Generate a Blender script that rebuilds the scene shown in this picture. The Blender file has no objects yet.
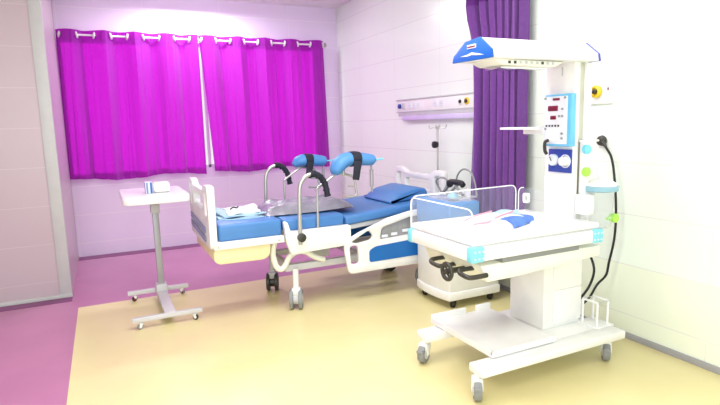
import bpy, bmesh, math, random
from mathutils import Vector, Matrix
random.seed(4)
PI = math.pi
scene = bpy.context.scene
COL = scene.collection

# ------------------------------------------------------------------ materials
def nodes(m):
    m.use_nodes = True
    nt = m.node_tree
    return nt, nt.nodes['Principled BSDF']

def mat(name, col, rough=0.5, metal=0.0, vary=0.04, scale=6.0, bump=0.0, bscale=60.0, spec=0.5, alpha=1.0, trans=0.0, coat=0.0):
    m = bpy.data.materials.new(name)
    nt, b = nodes(m)
    b.inputs['Roughness'].default_value = rough
    b.inputs['Metallic'].default_value = metal
    b.inputs['Specular IOR Level'].default_value = spec
    b.inputs['Transmission Weight'].default_value = trans
    b.inputs['Alpha'].default_value = alpha
    b.inputs['Coat Weight'].default_value = coat
    tc = nt.nodes.new('ShaderNodeTexCoord')
    n = nt.nodes.new('ShaderNodeTexNoise'); n.inputs['Scale'].default_value = scale; n.inputs['Detail'].default_value = 3
    nt.links.new(tc.outputs['Object'], n.inputs['Vector'])
    r = nt.nodes.new('ShaderNodeValToRGB')
    c0 = [max(0, c * (1 - vary)) for c in col]; c1 = [min(1, c * (1 + vary)) for c in col]
    r.color_ramp.elements[0].position = .3; r.color_ramp.elements[1].position = .7
    r.color_ramp.elements[0].color = (*c0, 1); r.color_ramp.elements[1].color = (*c1, 1)
    nt.links.new(n.outputs['Fac'], r.inputs['Fac'])
    nt.links.new(r.outputs['Color'], b.inputs['Base Color'])
    if bump > 0:
        n2 = nt.nodes.new('ShaderNodeTexNoise'); n2.inputs['Scale'].default_value = bscale
        nt.links.new(tc.outputs['Object'], n2.inputs['Vector'])
        bp = nt.nodes.new('ShaderNodeBump'); bp.inputs['Strength'].default_value = bump; bp.inputs['Distance'].default_value = .01
        nt.links.new(n2.outputs['Fac'], bp.inputs['Height']); nt.links.new(bp.outputs['Normal'], b.inputs['Normal'])
    return m

def math_node(nt, op, a, b=None):
    n = nt.nodes.new('ShaderNodeMath'); n.operation = op
    for i, v in enumerate((a, b)):
        if v is None: continue
        if isinstance(v, (int, float)): n.inputs[i].default_value = v
        else: nt.links.new(v, n.inputs[i])
    return n.outputs[0]

def tile_mat(name, col, joint, axis_u, low=None, rough=0.22):
    """glossy wall tile: .335 m courses, .67 m long tiles"""
    m = bpy.data.materials.new(name)
    nt, b = nodes(m)
    b.inputs['Roughness'].default_value = rough
    g = nt.nodes.new('ShaderNodeNewGeometry')
    s = nt.nodes.new('ShaderNodeSeparateXYZ'); nt.links.new(g.outputs['Position'], s.inputs[0])
    z = s.outputs[2]; u = s.outputs[axis_u]
    def line(v, off, per, w):
        f = math_node(nt, 'FRACT', math_node(nt, 'DIVIDE', math_node(nt, 'ADD', v, 20 * per - off), per))
        return math_node(nt, 'LESS_THAN', f, w / per)
    j = math_node(nt, 'MAXIMUM', line(z, .175, .367, .006), line(u, .22, .98, .004))
    n = nt.nodes.new('ShaderNodeTexNoise'); n.inputs['Scale'].default_value = 1.3
    nt.links.new(g.outputs['Position'], n.inputs['Vector'])
    base = nt.nodes.new('ShaderNodeMixRGB')
    base.inputs[1].default_value = (*[c * .97 for c in col], 1); base.inputs[2].default_value = (*col, 1)
    nt.links.new(n.outputs['Fac'], base.inputs[0])
    out = base.outputs[0]
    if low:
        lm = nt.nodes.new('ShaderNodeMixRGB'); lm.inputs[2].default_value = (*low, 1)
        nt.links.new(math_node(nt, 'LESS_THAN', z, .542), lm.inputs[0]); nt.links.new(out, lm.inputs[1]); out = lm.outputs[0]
    mx = nt.nodes.new('ShaderNodeMixRGB'); mx.inputs[2].default_value = (*joint, 1)
    nt.links.new(j, mx.inputs[0]); nt.links.new(out, mx.inputs[1])
    nt.links.new(mx.outputs[0], b.inputs['Base Color'])
    return m

def floor_mat():
    m = bpy.data.materials.new('vinyl_floor')
    nt, b = nodes(m)
    b.inputs['Roughness'].default_value = .28
    g = nt.nodes.new('ShaderNodeNewGeometry')
    s = nt.nodes.new('ShaderNodeSeparateXYZ'); nt.links.new(g.outputs['Position'], s.inputs[0])
    x, y = s.outputs[0], s.outputs[1]
    inside = math_node(nt, 'MULTIPLY', math_node(nt, 'GREATER_THAN', x, -3.66), math_node(nt, 'LESS_THAN', y, -2.22))
    n = nt.nodes.new('ShaderNodeTexNoise'); n.inputs['Scale'].default_value = 2.2; n.inputs['Detail'].default_value = 6
    nt.links.new(g.outputs['Position'], n.inputs['Vector'])
    def ramp(a, c):
        r = nt.nodes.new('ShaderNodeValToRGB')
        r.color_ramp.elements[0].position = .35; r.color_ramp.elements[1].position = .65
        r.color_ramp.elements[0].color = (*a, 1); r.color_ramp.elements[1].color = (*c, 1)
        nt.links.new(n.outputs['Fac'], r.inputs['Fac']); return r.outputs['Color']
    pur = ramp(PURPLE_A, PURPLE_B); yel = ramp(YELLOW_A, YELLOW_B)
    mx = nt.nodes.new('ShaderNodeMixRGB'); nt.links.new(inside, mx.inputs[0])
    nt.links.new(pur, mx.inputs[1]); nt.links.new(yel, mx.inputs[2])
    nt.links.new(mx.outputs[0], b.inputs['Base Color'])
    return m
PURPLE_A, PURPLE_B = (.45, .17, .335), (.50, .195, .365)
YELLOW_A, YELLOW_B = (.74, .66, .335), (.78, .70, .375)

def curtain_mat(name, col, tcol, tfac):
    m = bpy.data.materials.new(name)
    nt, b = nodes(m)
    out = nt.nodes['Material Output']
    tc = nt.nodes.new('ShaderNodeTexCoord')
    w = nt.nodes.new('ShaderNodeTexNoise'); w.inputs['Scale'].default_value = 40; w.inputs['Detail'].default_value = 4
    nt.links.new(tc.outputs['Object'], w.inputs['Vector'])
    r = nt.nodes.new('ShaderNodeValToRGB')
    r.color_ramp.elements[0].color = (*[c * .8 for c in col], 1); r.color_ramp.elements[1].color = (*[min(1, c * 1.2) for c in col], 1)
    nt.links.new(w.outputs['Fac'], r.inputs['Fac'])
    nt.links.new(r.outputs['Color'], b.inputs['Base Color'])
    b.inputs['Roughness'].default_value = .8
    b.inputs['Sheen Weight'].default_value = .3
    b.inputs['Specular IOR Level'].default_value = .1
    if tfac > 0:
        t = nt.nodes.new('ShaderNodeBsdfTranslucent'); t.inputs['Color'].default_value = (*tcol, 1)
        mx = nt.nodes.new('ShaderNodeMixShader'); mx.inputs[0].default_value = tfac
        nt.links.new(b.outputs[0], mx.inputs[1]); nt.links.new(t.outputs[0], mx.inputs[2])
        nt.links.new(mx.outputs[0], out.inputs['Surface'])
    return m

def glass_mat(name, col, fac):
    """thin clear sheet: mostly transparent with a tinted, glossy film"""
    m = bpy.data.materials.new(name)
    nt, b = nodes(m)
    out = nt.nodes['Material Output']
    b.inputs['Base Color'].default_value = (*col, 1); b.inputs['Roughness'].default_value = .08
    t = nt.nodes.new('ShaderNodeBsdfTransparent')
    n = nt.nodes.new('ShaderNodeTexNoise'); n.inputs['Scale'].default_value = 3
    mr = nt.nodes.new('ShaderNodeMapRange'); mr.inputs['To Min'].default_value = fac * .85; mr.inputs['To Max'].default_value = fac * 1.15
    nt.links.new(n.outputs['Fac'], mr.inputs['Value'])
    mx = nt.nodes.new('ShaderNodeMixShader')
    nt.links.new(mr.outputs[0], mx.inputs[0]); nt.links.new(t.outputs[0], mx.inputs[1]); nt.links.new(b.outputs[0], mx.inputs[2])
    nt.links.new(mx.outputs[0], out.inputs['Surface'])
    return m

def emit_mat(name, col, st):
    m = bpy.data.materials.new(name)
    nt, b = nodes(m)
    n = nt.nodes.new('ShaderNodeTexNoise'); n.inputs['Scale'].default_value = .6
    r = nt.nodes.new('ShaderNodeValToRGB')
    r.color_ramp.elements[0].color = (*[c * .9 for c in col], 1); r.color_ramp.elements[1].color = (*col, 1)
    nt.links.new(n.outputs['Fac'], r.inputs['Fac'])
    b.inputs['Base Color'].default_value = (*[c * .5 for c in col], 1)
    nt.links.new(r.outputs['Color'], b.inputs['Emission Color']); b.inputs['Emission Strength'].default_value = st
    return m

M = dict(
    white=mat('white_enamel', (.86, .86, .86), .35),
    plastic=mat('white_plastic', (.84, .85, .84), .4),
    bedplastic=mat('bed_white_plastic', (.80, .80, .80), .4),
    grey=mat('grey_plastic', (.55, .56, .58), .45),
    lgrey=mat('light_grey_paint', (.58, .58, .61), .4),
    steel=mat('brushed_steel', (.52, .52, .50), .32, .7),
    tabsteel=mat('table_steel', (.36, .36, .39), .4, .3),
    alum=mat('dull_aluminium', (.60, .60, .52), .4, .5),
    chrome=mat('chrome', (.8, .8, .82), .15, 1.0),
    black=mat('black_rubber', (.012, .012, .014), .5),
    navystrap=mat('navy_black_strap', (.012, .014, .03), .7),
    dark=mat('dark_handle', (.035, .034, .028), .4),
    rubber=mat('grey_rubber', (.25, .26, .27), .6),
    blue=mat('blue_vinyl', (.062, .205, .50), .42, bump=.05),
    bluepad=mat('pale_blue_pad', (.08, .27, .62), .5),
    bluedeep=mat('deep_blue_panel', (.004, .13, .45), .5),
    hoodblue=mat('hood_blue', (.008, .12, .56), .45),
    navy=mat('navy_panel', (.03, .06, .36), .35),
    trim_blue=mat('violet_blue_trim', (.08, .10, .45), .35),
    cyan=mat('cyan_corner', (.22, .66, .80), .4),
    cyanblue=mat('panel_blue_housing', (.16, .55, .88), .35),
    stripe=mat('slate_blue_stripe', (.22, .27, .48), .4),
    cream=mat('cream_plastic', (.84, .72, .42), .4),
    ivory=mat('ivory_enamel', (.82, .83, .76), .4),
    sheet=mat('white_linen', (.72, .75, .79), .85, bump=.25, bscale=30),
    paleblue=mat('pale_blue_linen', (.42, .60, .74), .85, bump=.2, bscale=30),
    wrap=mat('lilac_grey_plastic_film', (.27, .26, .32), .3, bump=.5, bscale=22, vary=.2, scale=9),
    skin=mat('pink_trim', (.72, .34, .42), .8),
    clothblue=mat('royal_blue_cloth', (.10, .22, .66), .8, bump=.2, bscale=40),
    red=mat('red_display', (.20, .008, .04), .3),
    yellow=mat('yellow_marking', (.85, .62, .03), .4),
    green=mat('lime_green_knob', (.42, .85, .10), .4),
    cyanknob=mat('sky_blue_knob', (.20, .68, .88), .4),
    lidblue=mat('dusty_blue_lid', (.28, .50, .62), .4),
    gaugeface=mat('gauge_face', (.75, .80, .86), .3),
    windowgrey=mat('grey_control_window', (.30, .32, .34), .3),
    lilacglow=mat('lilac_lamp_cover', (.66, .58, .84), .35),
    stonegrey=mat('grey_stone_trim', (.52, .54, .53), .4),
    purpletrim=mat('purple_floor_border', (.20, .035, .16), .4),
    greytrim=mat('grey_baseboard', (.34, .34, .36), .45),
    ceiling=mat('ceiling_paint', (.85, .82, .85), .8),
    winframe=mat('window_frame', (.8, .8, .82), .4),
    acrylic=glass_mat('clear_acrylic', (.70, .74, .86), .07),
    acryledge=mat('acrylic_edge', (.86, .87, .90), .2),
    clear=glass_mat('clear_jar', (.6, .66, .70), .22),
    film=glass_mat('clear_film', (.86, .84, .92), .35),
    panelwhite=mat('panel_white', (.80, .84, .92), .35),
    mesh=curtain_mat('purple_mesh', (.13, .03, .22), (.2, .05, .35), .3),
    purplecurtain=curtain_mat('purple_cloth', (.16, .052, .27), (.2, .05, .35), .05),
    magenta=curtain_mat('magenta_cloth', (.34, .04, .42), (.60, .006, .60), .5),
)
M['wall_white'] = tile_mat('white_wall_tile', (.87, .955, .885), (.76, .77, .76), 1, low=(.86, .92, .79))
M['wall_curtain_glow'] = tile_mat('curtain_glow_wall_tile', (.86, .735, .96), (.92, .86, .96), 0)  # white tile with the curtains' pink glow painted into its colour
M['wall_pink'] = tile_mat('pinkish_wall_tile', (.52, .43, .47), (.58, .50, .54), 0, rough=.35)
M['daylight'] = glass_mat('window_glass', (.85, .88, .92), .12)
M['floor'] = floor_mat()

# ------------------------------------------------------------------ mesh builder
class B:
    def __init__(s): s.bm = bmesh.new()
    def box(s, x0, x1, y0, y1, z0, z1, bev=0.0, seg=2, rot=None, piv=None):
        vs = bmesh.ops.create_cube(s.bm, size=1)['verts']
        for v in vs:
            v.co = Vector(((x0 + x1) / 2 + v.co.x * (x1 - x0), (y0 + y1) / 2 + v.co.y * (y1 - y0), (z0 + z1) / 2 + v.co.z * (z1 - z0)))
        return s._fin(vs, bev, seg, rot, piv)
    def _fin(s, vs, bev, seg, rot, piv):
        if bev > 0:
            es = list({e for v in vs for e in v.link_edges})
            r = bmesh.ops.bevel(s.bm, geom=es, offset=bev, segments=seg, profile=.5, affect='EDGES')
            vs = list({v for f in r['faces'] for v in f.verts} | {v for v in vs if v.is_valid})
        if rot is not None:
            p = Vector(piv); vs = [v for v in vs if v.is_valid]
            for v in vs: v.co = rot @ (v.co - p) + p
        return s
    def tube(s, pts, r, seg=10, smooth=True, closed=False, step=6, cap=True):
        P = [Vector(p) for p in pts]
        if smooth and len(P) > 2:
            Q = []
            n = len(P)
            rng = range(n) if closed else range(n - 1)
            for i in rng:
                p1, p2 = P[i], P[(i + 1) % n]
                p0 = P[(i - 1) % n] if (closed or i > 0) else p1 * 2 - p2
                p3 = P[(i + 2) % n] if (closed or i < n - 2) else p2 * 2 - p1
                for k in range(step):
                    t = k / step
                    Q.append(.5 * ((2 * p1) + (p2 - p0) * t + (2 * p0 - 5 * p1 + 4 * p2 - p3) * t * t + (3 * p1 - p0 - 3 * p2 + p3) * t ** 3))
            if not closed: Q.append(P[-1])
            P = Q
        rr = r if isinstance(r, (list, tuple)) else None
        n = len(P); rings = []
        T0 = (P[1] - P[0]).normalized()
        up = Vector((0, 0, 1)) if abs(T0.z) < .9 else Vector((1, 0, 0))
        N = (up - T0 * up.dot(T0)).normalized()
        for i in range(n):
            if closed: T = (P[(i + 1) % n] - P[i - 1]).normalized()
            else: T = (P[min(i + 1, n - 1)] - P[max(i - 1, 0)]).normalized()
            N = (N - T * N.dot(T)).normalized(); Bn = T.cross(N)
            if rr is None: rad = r
            else:
                q = (len(rr) - 1) * i / (n - 1); qi = min(int(q), len(rr) - 2); rad = rr[qi] + (rr[qi + 1] - rr[qi]) * (q - qi)
            if not closed and 0 < i < n - 1 and not smooth:
                a = (P[i] - P[i - 1]).normalized().angle((P[i + 1] - P[i]).normalized()); 
            rings.append([s.bm.verts.new(P[i] + (N * math.cos(2 * PI * k / seg) + Bn * math.sin(2 * PI * k / seg)) * rad) for k in range(seg)])
        for i in range(n if closed else n - 1):
            A, C = rings[i], rings[(i + 1) % n]
            for k in range(seg):
                s.bm.faces.new((A[k], A[(k + 1) % seg], C[(k + 1) % seg], C[k]))
        if cap and not closed:
            s.bm.faces.new(rings[0][::-1]); s.bm.faces.new(rings[-1])
        return s
    def cyl(s, a, b, r, r2=None, seg=20):
        return s.tube([a, b], r if r2 is None else [r, r2], seg, smooth=False)
    def lathe(s, prof, c, axis='z', seg=24):
        """prof: list of (r, h) from one end to the other"""
        c = Vector(c); rings = []
        for r, h in prof:
            ring = []
            for k in range(seg):
                a = 2 * PI * k / seg; u, v = r * math.cos(a), r * math.sin(a)
                d = {'z': (u, v, h), 'x': (h, u, v), 'y': (v, h, u)}[axis]
                ring.append(s.bm.verts.new(c + Vector(d)))
            rings.append(ring)
        for A, C in zip(rings, rings[1:]):
            for k in range(seg):
                s.bm.faces.new((A[k], A[(k + 1) % seg], C[(k + 1) % seg], C[k]))
        s.bm.faces.new(rings[0][::-1]); s.bm.faces.new(rings[-1])
        return s
    def plate(s, outer, a0, a1, axis='y', holes=(), bev=0.0):
        """polygon (with holes) in the plane across `axis`, extruded from a0 to a1"""
        def p3(u, v, a): return {'x': (a, u, v), 'y': (u, a, v), 'z': (u, v, a)}[axis]
        t = bmesh.new(); es = []
        for loop in [outer, *holes]:
            vs = [t.verts.new(p3(u, v, a0)) for u, v in loop]
            es += [t.edges.new((vs[i], vs[(i + 1) % len(vs)])) for i in range(len(vs))]
        if holes:
            bmesh.ops.triangle_fill(t, use_beauty=True, use_dissolve=False, edges=es)
            bmesh.ops.dissolve_limit(t, angle_limit=.01, verts=t.verts[:], edges=t.edges[:])
        else:
            t.faces.new(t.verts[:])
        r = bmesh.ops.extrude_face_region(t, geom=t.faces[:])
        d = Vector(p3(0, 0, a1)) - Vector(p3(0, 0, a0))
        for v in [g for g in r['geom'] if isinstance(g, bmesh.types.BMVert)]: v.co += d
        bmesh.ops.recalc_face_normals(t, faces=t.faces[:])
        if bev > 0:
            t.edges.ensure_lookup_table()
            ed = [e for e in t.edges if len(e.link_faces) == 2 and e.calc_face_angle(0) > .9]
            bmesh.ops.bevel(t, geom=ed, offset=bev, segments=2, profile=.5, affect='EDGES')
        me = bpy.data.meshes.new('tmp'); t.to_mesh(me); t.free()
        s.bm.from_mesh(me); bpy.data.meshes.remove(me)
        return s
    def sheet(s, fn, nu, nv, thick=0.0):
        g = [[s.bm.verts.new(fn(i / nu, j / nv)) for j in range(nv + 1)] for i in range(nu + 1)]
        fs = [s.bm.faces.new((g[i][j], g[i + 1][j], g[i + 1][j + 1], g[i][j + 1])) for i in range(nu) for j in range(nv)]
        if thick > 0:
            bmesh.ops.recalc_face_normals(s.bm, faces=fs)
            bmesh.ops.solidify(s.bm, geom=fs, thickness=thick)
        return s
    def blob(s, c, r, seg=16):
        vs = bmesh.ops.create_uvsphere(s.bm, u_segments=seg, v_segments=seg // 2, radius=1)['verts']
        for v in vs: v.co = Vector((c[0] + v.co.x * r[0], c[1] + v.co.y * r[1], c[2] + v.co.z * r[2]))
        return s
    def shift(s, x, y, z):
        for v in s.bm.verts: v.co += Vector((x, y, z))
        return s
    def fat(s, y, k):
        for v in s.bm.verts: v.co.y = y + (v.co.y - y) * k
        return s
    def turn(s, piv, rz):
        R = Matrix.Rotation(rz, 3, 'Z'); p = Vector(piv)
        for v in s.bm.verts: v.co = R @ (v.co - p) + p
        return s

def obj(name, b, m, parent=None, label=None, norm=True):
    if norm: bmesh.ops.recalc_face_normals(b.bm, faces=b.bm.faces[:])
    root = parent
    while root is not None and root.parent is not None: root = root.parent
    if root is not None:
        for v in b.bm.verts: v.co -= root.location
    me = bpy.data.meshes.new(name); b.bm.to_mesh(me); b.bm.free()
    o = bpy.data.objects.new(name, me); COL.objects.link(o)
    me.materials.append(M[m] if isinstance(m, str) else m)
    for p in me.polygons: p.use_smooth = True
    me.set_sharp_from_angle(angle=math.radians(38))
    if parent is not None: o.parent = parent
    if label: o['label'] = label
    return o

def thing(name, label, cat, loc, group=None):
    o = bpy.data.objects.new(name, None); COL.objects.link(o)
    o.location = loc; o.empty_display_size = .1
    o['label'] = label; o['category'] = cat
    if group: o['group'] = group
    return o

def single(name, b, m, label, cat, group=None):
    """a thing made of one mesh; origin moved to its base centre"""
    xs = [v.co for v in b.bm.verts]
    c = Vector(((min(v.x for v in xs) + max(v.x for v in xs)) / 2, (min(v.y for v in xs) + max(v.y for v in xs)) / 2, min(v.z for v in xs)))
    for v in b.bm.verts: v.co -= c
    o = obj(name, b, m); o.location = c
    o['label'] = label; o['category'] = cat
    if group: o['group'] = group
    return o

def struct(name, b, m, parent=None):
    o = obj(name, b, m, parent)
    if parent is None: o['kind'] = 'structure'
    return o

def rrect(x0, x1, y0, y1, r, n=5):
    P = []
    for cx, cy, a in ((x1 - r, y1 - r, 0), (x0 + r, y1 - r, 90), (x0 + r, y0 + r, 180), (x1 - r, y0 + r, 270)):
        for k in range(n + 1):
            t = math.radians(a + 90 * k / n); P.append((cx + r * math.cos(t), cy + r * math.sin(t)))
    return P

def rpoly(pts, r, n=4):
    """polygon with rounded corners"""
    P = []; N = len(pts)
    for i in range(N):
        p = Vector(pts[i]); a = Vector(pts[i - 1]) - p; c = Vector(pts[(i + 1) % N]) - p
        d = min(r, a.length * .45, c.length * .45)
        s, e = p + a.normalized() * d, p + c.normalized() * d
        for k in range(n + 1):
            t = k / n; q = s * (1 - t) ** 2 + p * 2 * t * (1 - t) + e * t * t; P.append((q.x, q.y))
    return P

# ------------------------------------------------------------------ the room
CZ = 3.32; XL = -6.4; YN = -8.6; JX, JY = -3.726, -1.815
struct('floor', B().box(XL, .25, YN, .25, -.1, 0), 'floor')
struct('ceiling', B().box(XL, .25, YN, .25, CZ, CZ + .1), 'ceiling')
wx0, wx1, wz0, wz1 = -3.64, -.34, 1.06, 2.74
wb = B()
wb.box(-3.98, wx0, 0, .14, 0, CZ); wb.box(wx1, 0, 0, .14, 0, CZ)
wb.box(wx0, wx1, 0, .14, 0, wz0); wb.box(wx0, wx1, 0, .14, wz1, CZ)
struct('wall_back', wb, 'wall_curtain_glow')
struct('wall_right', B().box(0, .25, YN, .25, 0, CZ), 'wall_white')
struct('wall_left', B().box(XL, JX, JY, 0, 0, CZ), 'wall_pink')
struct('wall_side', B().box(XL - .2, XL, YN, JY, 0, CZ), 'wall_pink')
struct('trim_1', B().box(JX - .10, JX + .004, JY - .012, JY + .03, .0, CZ, .003), 'stonegrey')
struct('baseboard_right', B().box(-.014, 0, YN, -.02, 0, .045, .003), 'greytrim')
struct('baseboard_left', B().box(XL, JX + .004, JY - .16, JY - .013, 0, .004), 'purpletrim')
struct('baseboard_back', B().box(JX + .005, -.015, -.19, -.001, 0, .004), 'purpletrim')
struct('trim_2', B().box(XL, JX + .006, JY - .02, JY - .002, .004, .04, .003), 'stonegrey')
win = B()
for a in (wx0, -2.0, wx1 - .04): win.box(a, a + .04, .08, .12, wz0, wz1, .004)
win.box(wx0, wx1, .08, .12, wz0, wz0 + .04, .004).box(wx0, wx1, .08, .12, wz1 - .04, wz1, .004)
w1 = struct('window_1', win, 'winframe')
obj('pane', B().box(wx0 + .05, wx1 - .03, .095, .103, wz0 + .03, wz1 - .03), 'daylight', w1)

# ------------------------------------------------------------------ window curtains
RY, RZ = -.125, 2.765
rod = thing('curtain_rod', 'thin white metal curtain rod carrying the magenta window curtains', 'curtain rod', (-1.95, RY, RZ))
obj('rod', B().cyl((-3.66, RY, RZ), (-.27, RY, RZ), .012, seg=14), 'white', rod)
for x, s in ((-3.68, -1), (-.255, 1)):
    obj('finial', B().lathe([(.012, -.02), (.02, -.012), (.033, 0), (.033, .012), (.02, .026), (.004, .032)], (x, RY, RZ), 'x'), 'steel', rod)
for x in (-3.6, -.33):
    obj('bracket', B().cyl((x, RY, RZ), (x, -.002, RZ), .009, seg=10).lathe([(.03, -.012), (.03, 0)], (x, -.002, RZ), 'y'), 'white', rod)

def window_curtain(x0, x1, nper, phase, label, lean):
    W = x1 - x0
    t = thing('window_curtain', label, 'curtain', ((x0 + x1) / 2, RY, 1.0), 'magenta curtains at the window')
    def f(u, v):
        z = 2.825 - v * (1.825 + .02 * math.sin(u * 9 + phase * 3))
        amp = .060 - .012 * v
        th = 2 * PI * (nper * u) + phase
        y = RY - amp * math.sin(th) - (.008 + .018 * v) * math.sin(2.3 * th + 1.3) - (.003 + .005 * v) * math.sin(5.3 * th + 2) - .004 * math.sin(9.1 * th + 4 * v) 
        x = x0 + W * u + lean(u, v) + .008 * v * math.sin(th * 1.7 + 2)
        return Vector((x, min(y, -.03), z))
    obj('fabric', B().sheet(f, int(nper * 26), 26), 'magenta', t)
    k = 0
    while True:
        u = (k * PI - phase) / (2 * PI * nper); k += 1
        if u > .995: break
        if u < .005: continue
        x = x0 + W * u + lean(u, .04)
        sl = (-1) ** (k - 1)
        ring = B().tube([(x + .006 * sl * math.sin(a), RY + .030 * math.cos(a), RZ + .030 * math.sin(a)) for a in [2 * PI * i / 16 for i in range(16)]], .0125, 8, smooth=False, closed=True)
        obj('eyelet', ring, 'white', t)
window_curtain(-3.715, -2.075, 4.37, -.615, 'magenta eyelet curtain panel covering left half of the window', lambda u, v: -.02 * v * (1 - u))
window_curtain(-2.06, -.28, 4.6, -.43, 'magenta eyelet curtain panel covering right half of the window', lambda u, v: .10 * v ** .8 * (1 - u) ** 3 + .05 * v * u ** 4)

# ------------------------------------------------------------------ purple privacy curtain by the right wall
pc = thing('privacy_curtain', 'dark purple pleated curtain gathered against the right wall behind the warmer', 'curtain', (-.13, -3.75, .25))
def pcf(z0, z1):
    def f(u, v):
        z = z0 + (z1 - z0) * v
        th = 2 * PI * (.8 * u + 5.2 * u ** 1.5) + .5
        full = 1 - .06 * math.exp(-((z - 1.9) / .7) ** 2) * (1 - u)
        y = -3.515 - .63 * (u * full + (1 - full)) + .012 * math.sin(2 * th)
        bulge = .10 * math.exp(-((z - 2.62) / .22) ** 2) * (1 - u) ** 2
        sn = math.sin(th); x = -.15 - .065 * math.copysign(abs(sn) ** .55, sn) - .01 * math.sin(3.1 * th + z * 1.5)
        return Vector((min(x, -.07), y + bulge, z))
    return f
obj('fabric', B().sheet(pcf(2.64, .25), 170, 20), 'purplecurtain', pc)
obj('mesh_band', B().sheet(pcf(CZ - .06, 2.64), 170, 6), 'mesh', pc, 'open mesh band along the top')
single('curtain_track', B().box(-.16, -.10, -4.6, -1.9, CZ - .06, CZ, .004), 'white', 'white curtain track on the ceiling above the purple curtain', 'curtain track')

# ------------------------------------------------------------------ medical panel on the wall
bp = thing('bed_head_panel', 'long white medical gas and socket panel on right wall above the bed', 'wall panel', (-.02, -2.58, 1.72))
obj('casing', B().box(-.045, 0, -3.62, -1.86, 1.735, 1.865, .004), 'white', bp)
obj('top_rail', B().box(-.055, 0, -3.62, -1.855, 1.865, 1.879, .002), 'grey', bp)
obj('bottom_rail', B().box(-.055, 0, -3.62, -1.855, 1.722, 1.735, .002), 'grey', bp)
obj('lower_lip', B().box(-.05, 0, -3.62, -1.90, 1.685, 1.722, .004), 'lgrey', bp)
obj('lamp_cover', B().box(-.06, 0, -3.6, -2.0, 1.63, 1.685, .008), 'lilacglow', bp, 'lilac lamp cover along the underside')
def outlet(y, m, r=.03):
    o = obj('gas_outlet', B().lathe([(r, 0), (r, -.012), (r * .8, -.018), (r * .75, -.012)], (-.045, y, 1.80), 'x'), 'white' if m != 'yellow' else 'yellow', bp, None if m != 'yellow' else 'yellow ringed gas outlet')
    obj('outlet_core', B().lathe([(r * .5, -.010), (r * .5, -.026), (r * .3, -.028)], (-.045, y, 1.80), 'x'), m if m != 'yellow' else 'dark', o)
outlet(-3.16, 'black', .034); outlet(-3.255, 'yellow', .036)
obj('gas_outlet', B().lathe([(.028, 0), (.028, -.02), (.014, -.03)], (-.045, -1.94, 1.80), 'x'), 'navy', bp, 'navy blue gas outlet')
obj('switch_plate', B().box(-.052, -.04, -2.06, -1.99, 1.765, 1.835, .003), 'lgrey', bp)
for y in (-2.17, -2.27, -2.36, -2.70, -2.82):
    s = obj('socket', B().box(-.049, -.04, y - .035, y + .035, 1.765, 1.835, .003), 'panelwhite', bp)
    obj('socket_slots', B().box(-.051, -.048, y - .014, y - .009, 1.79, 1.806).box(-.051, -.048, y + .009, y + .014, 1.79, 1.806).box(-.051, -.048, y - .004, y + .004, 1.815, 1.822), 'grey', s)

gp = thing('gas_outlet_plate', 'small white wall plate with yellow gas outlet behind the warmer column', 'wall plate', (-.02, -4.82, 1.7))
obj('plate', B().box(-.02, 0, -4.90, -4.68, 1.70, 1.90, .004), 'plastic', gp)
obj('outlet_ring', B().lathe([(.045, 0), (.045, -.02), (.03, -.03), (.028, -.02)], (-.02, -4.775, 1.79), 'x'), 'yellow', gp, 'round yellow outlet ring')
obj('outlet_socket', B().lathe([(.018, -.015), (.018, -.035), (.01, -.04)], (-.02, -4.775, 1.79), 'x'), 'dark', gp)
obj('indicator', B().box(-.024, -.018, -4.875, -4.865, 1.795, 1.815), 'red', gp, 'small red indicator')

# ------------------------------------------------------------------ IV stand
iv = thing('iv_pole', 'slim steel drip stand with four hooks beside the bed headboard', 'drip stand', (-.19, -2.95, 0))
obj('pole', B().cyl((-.19, -2.95, .04), (-.19, -2.95, 1.56), .011, seg=12), 'steel', iv)
for k in range(4):
    a = PI / 4 + k * PI / 2
    d = Vector((math.cos(a), math.sin(a), 0)); c = Vector((-.19, -2.95, 1.545))
    obj('hook', B().tube([c, c + d * .05 + Vector((0, 0, .0)), c + d * .075 + Vector((0, 0, -.012)), c + d * .09 + Vector((0, 0, .012)), c + d * .088 + Vector((0, 0, .028))], .005, 8), 'steel', iv)
obj('knob', B().lathe([(.012, -.04), (.034, -.035), (.036, -.01), (.03, .01), (.012, .02)], (-.215, -2.96, 1.37), 'x'), 'black', iv, 'round black clamp knob')
for k in range(5):
    a = 2 * PI * k / 5 + .3; r_ = .14
    obj('foot', B().cyl((-.19, -2.95, .06), (-.19 + r_ * math.cos(a), -2.95 + r_ * math.sin(a), .012), .012, seg=10), 'steel', iv)

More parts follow.
